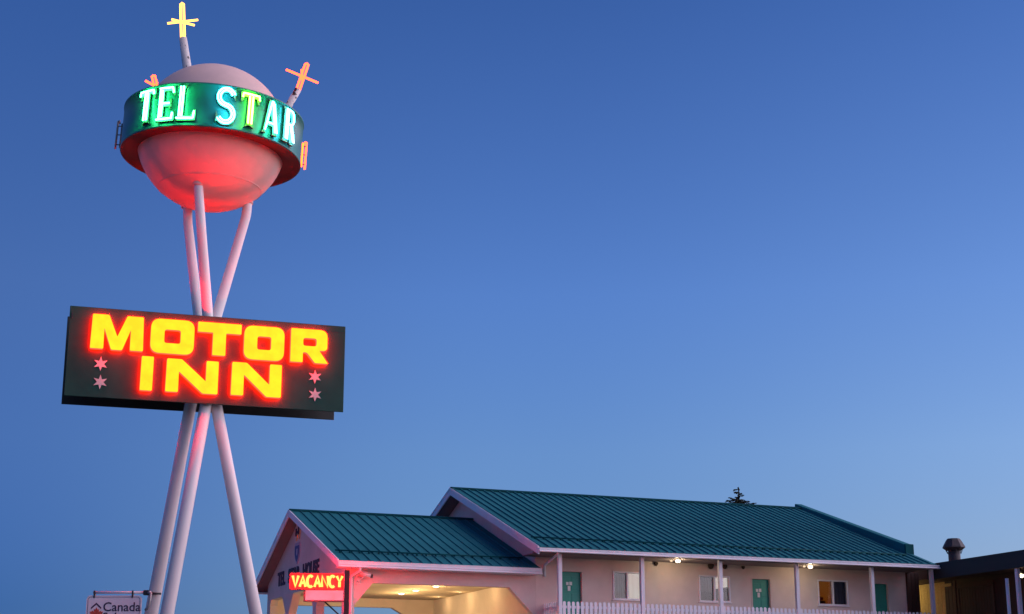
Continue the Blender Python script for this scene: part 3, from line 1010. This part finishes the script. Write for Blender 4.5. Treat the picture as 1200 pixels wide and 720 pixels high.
# dark timber end wall at the right
mb = MB(bf)
mb.box((14.503, 1.45, G), (15.02, 1.60, 6.82), 'dark_wood', .005)
mb.build('end_wall', motel)
for k in range(3):
    mb = MB(bf)
    mb.box((14.52 + k * .165, 1.425, G), (14.67 + k * .165, 1.449, 6.82), 'dark_wood', .004)
    mb.build('plank', motel)

# railing
rail = bthing('balcony_railing', 'white picket railing along the upper walkway of the motel', 'railing', (7.7, .3, FL))
mb = MB(bf)
mb.box((.875, .285, FL + .12), (14.64, .325, FL + .20), 'white_trim', .005)
mb.box((.875, .285, FL + .74), (14.64, .325, FL + .82), 'white_trim', .005)
mb.build('rail', rail)
mb = MB(bf)
mb.box((.79, .37, FL + .12), (.83, 1.497, FL + .20), 'white_trim', .005)
mb.box((.79, .37, FL + .74), (.83, 1.497, FL + .82), 'white_trim', .005)
mb.build('rail', rail)
def picket(u, v, side):
    mb = MB(bf)
    a, b = (u - .048, u + .048)
    if not side:
        mb.prism([(a, v, FL + .05), (b, v, FL + .05), (b, v, FL + .915), (u + .025, v, FL + .95), (u - .025, v, FL + .95), (a, v, FL + .915)], (0, .02, 0), 'white_trim')
    else:
        a, b = v - .03, v + .03
        mb.prism([(u, a, FL + .05), (u, b, FL + .05), (u, b, FL + .915), (u, v + .018, FL + .95), (u, v - .018, FL + .95), (u, a, FL + .915)], (-.02, 0, 0), 'white_trim')
    return mb
NPK = 91
stp = (14.62 - .95) / (NPK - 1)
fp = picket(.95, .263, False).build('picket', rail)
for k in range(1, NPK):
    if any(abs(.95 + stp * k - u) < .10 for u in (3.66, 6.48, 9.35, 12.28)):
        pass
    copy_part(fp, rail, (stp * k, random.uniform(-.003, .003), random.uniform(-.008, .008)))
sp = picket(.788, .45, True).build('picket', rail)
for k in range(1, 8):
    copy_part(sp, rail, (0, .14 * k, 0))

# lamps of the upper walkway
def lamp_light(parent, p, energy, col=(1, .78, .5), radius=.06, spot=None):
    kind = 'SPOT' if spot else 'POINT'
    l = bpy.data.lights.new('bulb', kind)
    l.energy = energy
    l.color = col
    l.shadow_soft_size = radius
    if spot:
        l.spot_size = R_(spot); l.spot_blend = .6
    o = bpy.data.objects.new('bulb', l)
    COL.objects.link(o)
    o.parent = parent
    o.matrix_local = WM[parent.name].inverted() @ Matrix.Translation(bf(p))
    return o
def ver_lamp(u, v, label, e):
    t = bthing('veranda_lamp', label, 'lamp', (u, v, 6.825), 'lamps under the veranda eave')
    mb = MB(bf)
    mb.box((u - .27, v - .035, 6.80), (u + .06, v + .035, 6.824), 'soffit', .006)
    mb.build('base', t)
    def hd(p): return bf((u + p[0], v + p[1], 6.765 + p[2]))
    mb = MB(hd)
    mb.lathe([(0, -.042), (.05, -.036), (.074, -.016), (.076, .012), (.05, .032), (0, .035)], 'lamp_warm', 16)
    mb.build('globe', t)
    mb = MB(hd)
    mb.lathe([(0, -.03), (.035, -.022), (.045, .0), (.03, .045), (0, .047)], 'lamp_dim', 12, axis=(-.24, 0))
    mb.build('globe', t, 'dim second globe')
    lamp_light(t, (u, v, 6.63), e)
ver_lamp(5.06, .5, 'lit lamp under the eave between the first and second windows of the motel', 17)
ver_lamp(10.02, .5, 'lit lamp under the eave beside the amber lit window', 14)

# mud nests under the eave
for u, v, s, lb in ((6.78, 1.44, 1.2, 'dark mud nest under the eave just left of the post at the second window'), (7.30, 1.44, 1.0, 'dark mud nest under the eave above the right end of the second window'), (8.0, 1.44, .7, 'small dark mud nest under the eave left of the middle green door'), (4.75, 1.44, .8, 'small dark mud nest beside the lit lamp near the first window')):
    t = MB(bf)
    sg = 10
    prof = [(0, -.09), (.05, -.075), (.085, -.03), (.10, .02), (.09, .06)]
    tmp = MB(lambda p: bf((u + p[0] * s * random.uniform(.9, 1.1), v + min(p[1] * s * .6, .05), 6.76 + p[2] * s)))
    tmp.lathe(prof, 'mud', sg)
    o = tmp.build('bird_nest', None)
    o['label'] = lb; o['category'] = 'nest'; o['group'] = 'nests under the veranda eave'
    t.bm.free()

# ------------------------------------------------------------------ entrance canopy
can = bthing('entrance_canopy', 'gabled drive through canopy with green metal roof at the left end of the motel', 'canopy', (-2.6, 6.4, G))
CU0, CU1 = -6.08, .485
CV0, CVR, CV1 = 1.05, 7.15, 11.95
CE, CR = 6.44, 8.66
CS = (CR - CE) / (CVR - CV0)
CSB = (CR - CE) / (CV1 - CVR)
def cz(v): return CE + CS * (v - CV0) if v < CVR else CE + CSB * (CV1 - v)
GU0, GU1 = -5.70, -5.43     # gable wall
OT = 5.97
tk = .16
gl = [(1.5, G), (1.5, cz(1.5) - tk), (CVR, CR - tk - .02), (11.45, cz(11.45) - tk), (11.45, G)]
# openings to the ground between four piers: from the far side back to the near side
def opening(va, vb, ca, cb):
    return [(va, G), (va, OT - .62 if ca > .3 else OT - .2), (va - ca, OT), (vb + cb, OT), (vb, OT - .62), (vb, G)]
gl += opening(11.02, 8.78, .15, .55) + opening(8.36, 5.26, .55, .55) + opening(4.86, 1.92, .55, .55)
mb = MB(bf)
mb.prism([(GU0, v, z) for v, z in gl], (GU1 - GU0, 0, 0), 'stucco')
mb.build('gable_wall', can)
def side_beam(v0, v1, ur):
    lp = [(GU1 + .002, 6.42), (.497, 6.42), (.497, G), (.46, G), (.46, 4.99), (ur, 5.84), (-4.86, 5.83), (GU1 + .002, 5.16)]
    mb = MB(bf)
    mb.prism([(u, v0, z) for u, z in lp], (0, v1 - v0, 0), 'stucco')
    return mb
side_beam(1.5, 1.74, -.39).build('side_beam', can)
side_beam(11.2, 11.45, -1.1).build('side_beam', can)
mb = MB(bf)
mb.box((GU1 + .002, 1.743, 6.15), (.497, 11.197, 6.22), 'canopy_ceiling')
mb.build('ceiling', can)
# roof of the canopy
mb = MB(bf)
mb.prism([(CU0 + .03, CV0 + .03, CE - tk), (CU0 + .03, CVR, CR - tk), (CU0 + .03, CV1 - .03, CE - tk), (CU0 + .03, CV1 - .03, CE - .012), (CU0 + .03, CVR, CR - .012), (CU0 + .03, CV0 + .03, CE - .012)], (CU1 - CU0 - .03, 0, 0), 'soffit')
croof = mb.build('roof', can)
NC = 20
cw = (CU1 - CU0) / NC
first = seam_panel(bf, CU0, cw, CV0 - .03, CE - .011, CVR - .01, CR, 'roof_teal', .036, .032).build('roof_panel', croof)
for k in range(1, NC):
    copy_part(first, croof, (cw * k, 0, 0))
mb = MB(bf)
mb.hexa([(CU0, CVR + .01, CR - .01), (CU1, CVR + .01, CR - .01), (CU1, CV1, CE - .01), (CU0, CV1, CE - .01), (CU0, CVR + .01, CR), (CU1, CVR + .01, CR), (CU1, CV1, CE), (CU0, CV1, CE)], 'roof_teal')
mb.build('back_sheet', croof)
mb = MB(bf)
mb.prism([(CU0 - .02, CVR - .12, CR - .02), (CU0 - .02, CVR - .12, CR + .035), (CU0 - .02, CVR, CR + .065), (CU0 - .02, CVR + .12, CR + .035), (CU0 - .02, CVR + .12, CR - .02), (CU0 - .02, CVR, CR + .02)], (CU1 - CU0 + .015, 0, 0), 'roof_trim')
mb.build('ridge_cap', croof)
slope_bar(bf, CU0 + .12, CU1 - .25, CV0 + .85, cz(CV0 + .85), CS, 'roof_trim', croof, 20)
rake(CU0 - .003, CV0 - .02, CE, CVR - .002, CR, .20, croof)
rake(CU0 - .003, CV1 + .02, CE, CVR + .002, CR, .20, croof)
gutter(CU0 - .04, CU1 + .01, CV0 - .115, CE - .015, 6.225, croof)
mb = MB(bf)   # boxed eave under the gutter
mb.box((CU0 + .03, CV0, 6.235), (CU1, 1.497, 6.262), 'white_trim')
mb.build('eave_soffit', croof)
mb = MB(bf)
mb.box((CU0 + .03, 11.453, 6.235), (CU1, CV1 - .04, 6.262), 'white_trim')
mb.build('eave_soffit', croof)
mb = MB(bf)
mb.tube([(-5.42, .99, 6.24), (-5.42, 1.02, 6.14), (-5.55, 1.40, 6.02), (-5.56, 1.44, 5.9), (-5.56, 1.44, G + .2)], .045, 'white_trim', 10)
mb.build('downspout', can)
mb = MB(bf)
mb.box((-14, -1.2, G - .2), (.49, 13.2, G + .02), 'concrete', .01)  # pale slab added out of view to bounce light up under the canopy
drive = mb.build('driveway')
drive['kind'] = 'structure'
# lettering and crest on the gable
def gf(p):       # p = (x to the right as seen, depth inwards, z)
    return bf((GU0 + p[1], 11.45 - p[0], p[2]))
for body, x, s in (('TEL', 1.50, .98), ('STAR', 2.95, .98), ('HOUSE', 4.85, .98)):
    mb = MB(gf)
    mb.text(body, x, 6.37, .64, -.03, -.0015, 'gable_ink', .022, sx=s)
    mb.build('lettering', can)
mb = MB(gf)
cx = 4.05
mb.outline([[(cx - .33, 7.62), (cx + .33, 7.62), (cx + .33, 7.25), (cx + .2, 7.03), (cx, 6.90), (cx - .2, 7.03), (cx - .33, 7.25)]], -.025, -.0015, 'crest_pale')
crest = mb.build('crest', can)
mb = MB(gf)
mb.outline([[(cx - .27, 7.52), (cx + .27, 7.52), (cx + .27, 7.27), (cx + .16, 7.09), (cx, 6.98), (cx - .16, 7.09), (cx - .27, 7.27)], [(cx - .10, 7.42), (cx + .10, 7.42), (cx + .10, 7.25), (cx, 7.16), (cx - .10, 7.25)]], -.035, -.0255, 'crest_blue')
mb.build('shield', crest)
mb = MB(gf)
for (a, b, c, d) in ((-.30, 7.86, -.18, 8.12), (.02, 7.90, .13, 8.16), (-.17, 7.94, .01, 8.02)):
    mb.box((cx + a, -.03, b), (cx + c, -.0015, d), 'gable_ink')
mb.outline([[(cx + .19, 7.72), (cx + .26, 7.72), (cx + .33, 8.05), (cx + .27, 8.05)]], -.03, -.0015, 'crest_gold')
mb.outline([[(cx - .20, 7.70), (cx - .10, 7.70), (cx + .06, 7.90), (cx - .02, 7.90)]], -.032, -.0015, 'crest_gold')
mb.build('emblem', crest)

# downlights
for u, v, vis, lb in ((-1.66, 8.45, 1, 'lit round downlight in the canopy ceiling, leftmost of the three in view'), (-1.62, 7.0, 1, 'lit round downlight in the canopy ceiling, middle one of the three in view'), (-1.52, 5.2, 1, 'lit round downlight in the canopy ceiling near the right end of the side beam'), (-4.2, 8.4, 0, ''), (-4.2, 5.0, 0, '')):
    if not lb:
        lb = 'lit round downlight close behind the lettered gable, ' + ('farther one' if v > 6 else 'nearer one')
    t = bthing('downlight', lb, 'downlight', (u, v, 6.15), 'downlights in the canopy ceiling')
    def df(p): return bf((u + p[0], v + p[1], 6.15 + p[2]))
    mb = MB(df)
    mb.lathe([(.13, -.001), (.13, -.02), (.115, -.024), (.11, -.012)], 'white_trim', 20)
    mb.build('trim_ring', t)
    mb = MB(df)
    mb.lathe([(.11, -.016), (.08, -.048), (0, -.062)], 'downlight_lens', 16)
    mb.build('lens', t)
    lamp_light(t, (u, v, 5.60), 56, (1, .68, .30), .12)

for v, nm in ((9.6, 'farthest'), (7.3, 'middle'), (5.0, 'nearest')):
    t = bthing('wall_washer', 'small recessed downlight beside the end wall of the canopy, %s of three' % nm, 'downlight', (.12, v, 6.15), 'small recessed lights beside the end wall')
    def df(p): return bf((.12 + p[0], v + p[1], 6.15 + p[2]))
    mb = MB(df)
    mb.lathe([(.06, -.001), (.06, -.008), (.045, -.008), (.04, -.003)], 'white_trim', 16)
    mb.build('trim_ring', t)
    lamp_light(t, (.04, v, 5.95), 7, (1, .68, .30), .12)  # added unseen lamp for the bright vertical bands on the end wall

# security camera on the canopy beam
sec = bthing('security_camera', 'small bullet camera on a bracket under the canopy gutter beside the red sign', 'camera', (-5.25, 1.5, 5.85))
mb = MB(bf)
mb.lathe([(0, 0), (.0, 0)], 'cam_white', 8)
mb.tube([(-5.32, 1.5, 5.92), (-5.32, 1.44, 5.92)], .06, 'cam_white', 12)
mb.tube([(-5.32, 1.45, 5.92), (-5.27, 1.34, 5.93), (-5.20, 1.28, 6.0)], .02, 'cam_white', 8)
mb.build('bracket', sec)
mb = MB(bf)
mb.tube([(-5.34, 1.27, 6.09), (-5.02, 1.24, 6.02)], .062, 'cam_white', 14)
mb.hexa([(-5.36, 1.20, 6.155), (-5.0, 1.17, 6.075), (-5.0, 1.31, 6.075), (-5.36, 1.34, 6.155), (-5.36, 1.20, 6.165), (-5.0, 1.17, 6.085), (-5.0, 1.31, 6.085), (-5.36, 1.34, 6.165)], 'cam_white')
mb.build('body', sec)
mb = MB(bf)
mb.tube([(-5.018, 1.24, 6.0195), (-4.95, 1.233, 6.004)], .058, 'dark_metal', 14)
mb.build('lens_hood', sec)
mb = MB(bf)
mb.tube([(-5.36, 1.27, 6.08), (-5.44, 1.32, 5.98), (-5.43, 1.40, 5.82), (-5.34, 1.46, 5.76), (-5.26, 1.47, 5.80), (-5.28, 1.48, 5.88)], .012, 'cam_white', 6)
mb.build('cable', sec)

# ------------------------------------------------------------------ vacancy sign
VY = 47.4
vrz = math.atan2(5.6, 47.4)       # square to the road
VO = Vector((-5.67, VY, 0))
Vx = Vector((math.cos(vrz), math.sin(vrz), 0)); Vy = Vector((-math.sin(vrz), math.cos(vrz), 0))
def vf(p): return VO + Vx * p[0] + Vy * p[1] + Vector((0, 0, p[2]))
vac = thing('vacancy_sign', 'small red neon sign with pink panel below on a dark post before the canopy', 'vacancy sign', vf((.86, .08, G)), vrz)
zt, zm, zl = 5.915, 5.455, 5.15
mb = MB(vf)
mb.box((-.78, 0, zm), (.775, .16, zt), 'vac_red', .008)
cab = mb.build('cabinet', vac)
mb = MB(vf)
for y0, y1 in ((-.03, -.001), (.161, .19)):
    mb.box((-.79, y0, zt - .03), (.785, y1, zt + .01), 'vac_red', .004)
    mb.box((-.79, y0, zm - .01), (.785, y1, zm + .02), 'vac_red', .004)
    mb.box((-.79, y0, zm + .021), (-.765, y1, zt - .031), 'vac_red', .004)
    mb.box((.76, y0, zm + .021), (.785, y1, zt - .031), 'vac_red', .004)
mb.build('rim', cab)
GL = {'V': [[(0, 1), (.5, 0), (1, 1)]], 'A': [[(0, 0), (.5, 1), (1, 0)], [(.2, .36), (.8, .36)]],
      'C': [[(.5 + .5 * math.cos(R_(a)), .5 + .5 * math.sin(R_(a))) for a in range(48, 313, 20)]],
      'N': [[(0, 0), (0, 1), (1, 0), (1, 1)]], 'Y': [[(0, 1), (.5, .48), (1, 1)], [(.5, .48), (.5, 0)]]}
lw, lh, gp = .165, .315, .035
for face, yy in ((0, -.05), (1, .21)):
    x = -.70
    for ch in 'VACANCY':
        mb = MB(vf)
        w = lw * (1.06 if ch in 'C' else 1)
        for pl in GL[ch]:
            for off in (-.019, .019):
                pts = offset_line([(x + px * w, zm + .068 + pz * lh) for px, pz in pl], off)
                pts = [(a if not face else -a, yy, b) for a, b in pts]
                mb.tube(pts, .0195, 'neon_vacancy', 8)
            for px, pz in (pl[0], pl[-1]):
                xx = x + px * w
                mb.tube([(xx if not face else -xx, yy, zm + .068 + pz * lh), (xx if not face else -xx, 0 if not face else .16, zm + .068 + pz * lh)], .007, 'dark_metal', 6)
        mb.build('letter', cab)
        x += lw + gp + .012
mb = MB(vf)
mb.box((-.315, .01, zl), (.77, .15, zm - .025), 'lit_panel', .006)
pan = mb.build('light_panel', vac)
mb = MB(vf)
mb.box((-.37, -.012, zl - .045), (.80, .165, zl - .004), 'vac_red', .004)
mb.box((-.37, -.012, zl - .003), (-.32, .165, zm - .012), 'vac_red', .004)
mb.build('panel_frame', pan)
mb = MB(vf)
mb.box((.803, .0, G), (.945, .16, 6.02), 'dark_metal', .01)
mb.build('post', vac)
mb = MB(vf)
mb.tube([(.80, .08, 4.62), (.22, .08, 5.13)], .022, 'dark_metal', 8)
mb.build('brace', vac)

# ------------------------------------------------------------------ right wing
wing = bthing('motel_wing', 'dark timber wing with flat roof joining the right end of the motel', 'motel wing', (16.3, -2.5, G))
mb = MB(bf)
mb.box((16.3, -8, G), (16.5, 6, 6.6), 'wing_wood')
mb.build('wall', wing)
mb = MB(bf)
mb.box((14.86, -8, 6.60), (22, .66, 6.98), 'dark_wood')
mb.box((15.2, .663, 6.60), (22, 8, 6.98), 'dark_wood')
wr = mb.build('roof', wing)
mb = MB(bf)
mb.box((14.80, -8, 6.50), (14.855, .66, 7.04), 'wing_fascia', .006)
mb.box((14.86, .662, 6.5), (15.19, .70, 7.04), 'wing_fascia', .006)
mb.build('fascia', wr)
mb = MB(bf)
mb.box((14.82, -8, 6.985), (22, .69, 7.02), 'wing_fascia')
mb.build('roof_felt', wr)
# cladding planks on the wing wall
pk = None
v = 3.9
cols = []
for k in range(24):
    v0 = 3.9 - k * .20
    if -.93 < v0 - .1 < 1.02:
        continue
    if v0 < -2.3: break
    mm = 'yellow_board' if v0 > 1.75 else 'wing_wood'
    if 1.05 < v0 - .1 < 1.5 or v0 < -.9: mm = 'dark_wood'
    mb = MB(bf)
    mb.box((16.276, v0 - .19, FL), (16.298, v0, 6.58), mm, .004)
    mb.build('plank', wing)
mb = MB(bf)
mb.box((16.25, 1.3, 6.40), (16.275, 3.9, 6.50), 'yellow_board', .004)
mb.build('trim_board', wing)
# double plank door with a lit header
mb = MB(bf)
mb.box((16.24, -.98, 6.27), (16.298, .98, 6.40), 'wing_wood', .005)
mb.box((16.24, .90, FL), (16.298, .98, 6.268), 'dark_wood', .005)
mb.box((16.24, -.98, FL), (16.298, -.90, 6.268), 'dark_wood', .005)
mb.build('door_frame', wing)
for a, b in ((-.895, -.005), (.005, .895)):
    mb = MB(bf)
    mb.box((16.275, a, FL + .02), (16.297, b, 6.265), 'wing_wood')
    d = mb.build('door', wing)
    for k in range(6):
        w = (b - a) / 6
        mb = MB(bf)
        mb.box((16.255, a + k * w + .006, FL + .03), (16.2745, a + (k + 1) * w - .006, 6.26), 'wing_wood', .004)
        mb.build('plank', d)
mb = MB(bf)
mb.box((14.86, -8, FL - .2), (16.297, 6, FL), 'stucco')
mb.build('walkway_slab', wing)
mb = MB(bf)
mb.box((14.88, -3.93, G), (15.0, -3.80, 6.50), 'white_trim', .008)
mb.build('veranda_post', wing)
mb = MB(bf)
mb.tube([(14.72, -3.60, G), (14.72, -3.60, 6.20)], .055, 'white_trim', 12)
mb.build('vent_pipe', wing)
mb = MB(bf)
CHV, CHU = 2.3, 17.24
mb.lathe([(0, 6.98), (.215, 6.98), (.215, 7.76), (.20, 7.77)], 'flue_metal', 20, axis=(CHU, CHV))
flue = mb.build('flue', wing, 'dark round roof flue')
mb = MB(bf)
mb.lathe([(.29, 7.78), (.31, 7.80), (.405, 7.87), (.40, 7.91), (.27, 8.14), (.22, 8.20), (0, 8.22)], 'flue_metal', 8, smooth=False, axis=(CHU, CHV))
mb.lathe([(.285, 7.785), (.12, 7.79), (0, 7.795)], 'dark_metal', 8, smooth=False, axis=(CHU, CHV))
mb.build('cap', flue)
mb = MB(bf)
for k in range(8):
    a = k * math.pi / 4 + .39
    mb.tube([(CHU + .24 * math.cos(a), CHV + .24 * math.sin(a), 7.66), (CHU + .30 * math.cos(a), CHV + .30 * math.sin(a), 7.79)], .012, 'dark_metal', 6)
mb.build('stay', flue)
def wing_lamp(p, label, e, col):
    t = bthing('wing_lamp', label, 'lamp', (p[0], p[1], 6.6), 'lamps of the timber wing')
    def hd(q): return bf((p[0] + q[0], p[1] + q[1], p[2] + q[2]))
    mb = MB(hd)
    mb.lathe([(0, -.06), (.06, -.05), (.095, -.01), (.085, .04), (0, .06)], 'lamp_warm', 14)
    mb.build('globe', t)
    mb = MB(hd)
    mb.tube([(0, 0, .05), (0, 0, 6.598 - p[2])], .03, 'dark_metal', 8)
    mb.build('stem', t)
    lamp_light(t, (p[0] - .03, p[1], p[2] - .14), e, col)
wing_lamp((15.6, 3.75, 6.40), 'lamp lighting the yellow boards behind the right end of the motel', 22, (1, .72, .28))
wing_lamp((15.62, -3.19, 6.35), 'lit lamp under the flat roof by the pale post at the right', 2, (1, .75, .4))

# ------------------------------------------------------------------ spruce behind the roof
TX, TY = 11.05, 80.0
tree = thing('spruce_tree', 'dark spruce whose sparse tip shows above the motel ridge', 'tree', (TX, TY, G))
mb = MB()
mb.tube([(TX, TY, G), (TX + .1, TY, 7), (TX + .05, TY, 11), (TX + .22, TY, 13.05)], [.24, .16, .06, .012], 'bark', 10)
mb.build('trunk', tree)
mb = MB()
rnd = random.Random(3)
z = 12.98
lev = 0
k_ = mb.mi('needles')
def sprig(p, d, L, w):
    d = d.normalized()
    s = d.cross(Vector((0, 0, 1)))
    s = s.normalized() if s.length > .01 else Vector((1, 0, 0))
    for r in (0.0, 1.2):
        q = (s * math.cos(r) + d.cross(s) * math.sin(r)) * w
        mb.bm.faces.new([mb.bm.verts.new(p - q * .6), mb.bm.verts.new(p + q * .6), mb.bm.verts.new(p + d * L * .7 + q), mb.bm.verts.new(p + d * L), mb.bm.verts.new(p + d * L * .6 - q)]).material_index = k_
# leader
for i in range(9):
    zz = 13.18 - i * .075
    sprig(Vector((TX + .22 + rnd.uniform(-.03, .03), TY, zz - .1)), Vector((rnd.uniform(-.5, .5), rnd.uniform(-.5, .5), 1)), .14, .035 if i in (3, 4) else .05)
while z > 3.2:
    dep = 13.1 - z
    L = min(2.6, .10 + dep * .30 if dep < .45 else .45 + (dep - .45) * .75 if dep < 1 else .78 + dep * .26)
    n = 4 if dep < .45 else 11 if dep < 1.2 else 8
    for b in range(n):
        a = rnd.uniform(0, 6.28)
        l = L * rnd.uniform(.6, 1.1)
        c = Vector((TX + .21 - dep * .05 if dep < 3 else TX + .06, TY, z + rnd.uniform(-.12, .12)))
        dr = Vector((math.cos(a), math.sin(a), rnd.uniform(-.05, .22)))
        tip = c + dr * l
        mb.tube([c, tip], [.014, .004], 'bark', 4, caps=False)
        m = max(3, int(l / .09))
        for q in range(m):
            t = (q + .6) / m
            p = c + dr * (l * t)
            for sg in (-1, 1):
                dd = Vector((dr.x - sg * dr.y * .9, dr.y + sg * dr.x * .9, rnd.uniform(-.5, .15)))
                sprig(p, dd, rnd.uniform(.10, .24), .03)
    z -= rnd.uniform(.16, .30) if dep < 2 else rnd.uniform(.22, .36)
mb.build('crown', tree)
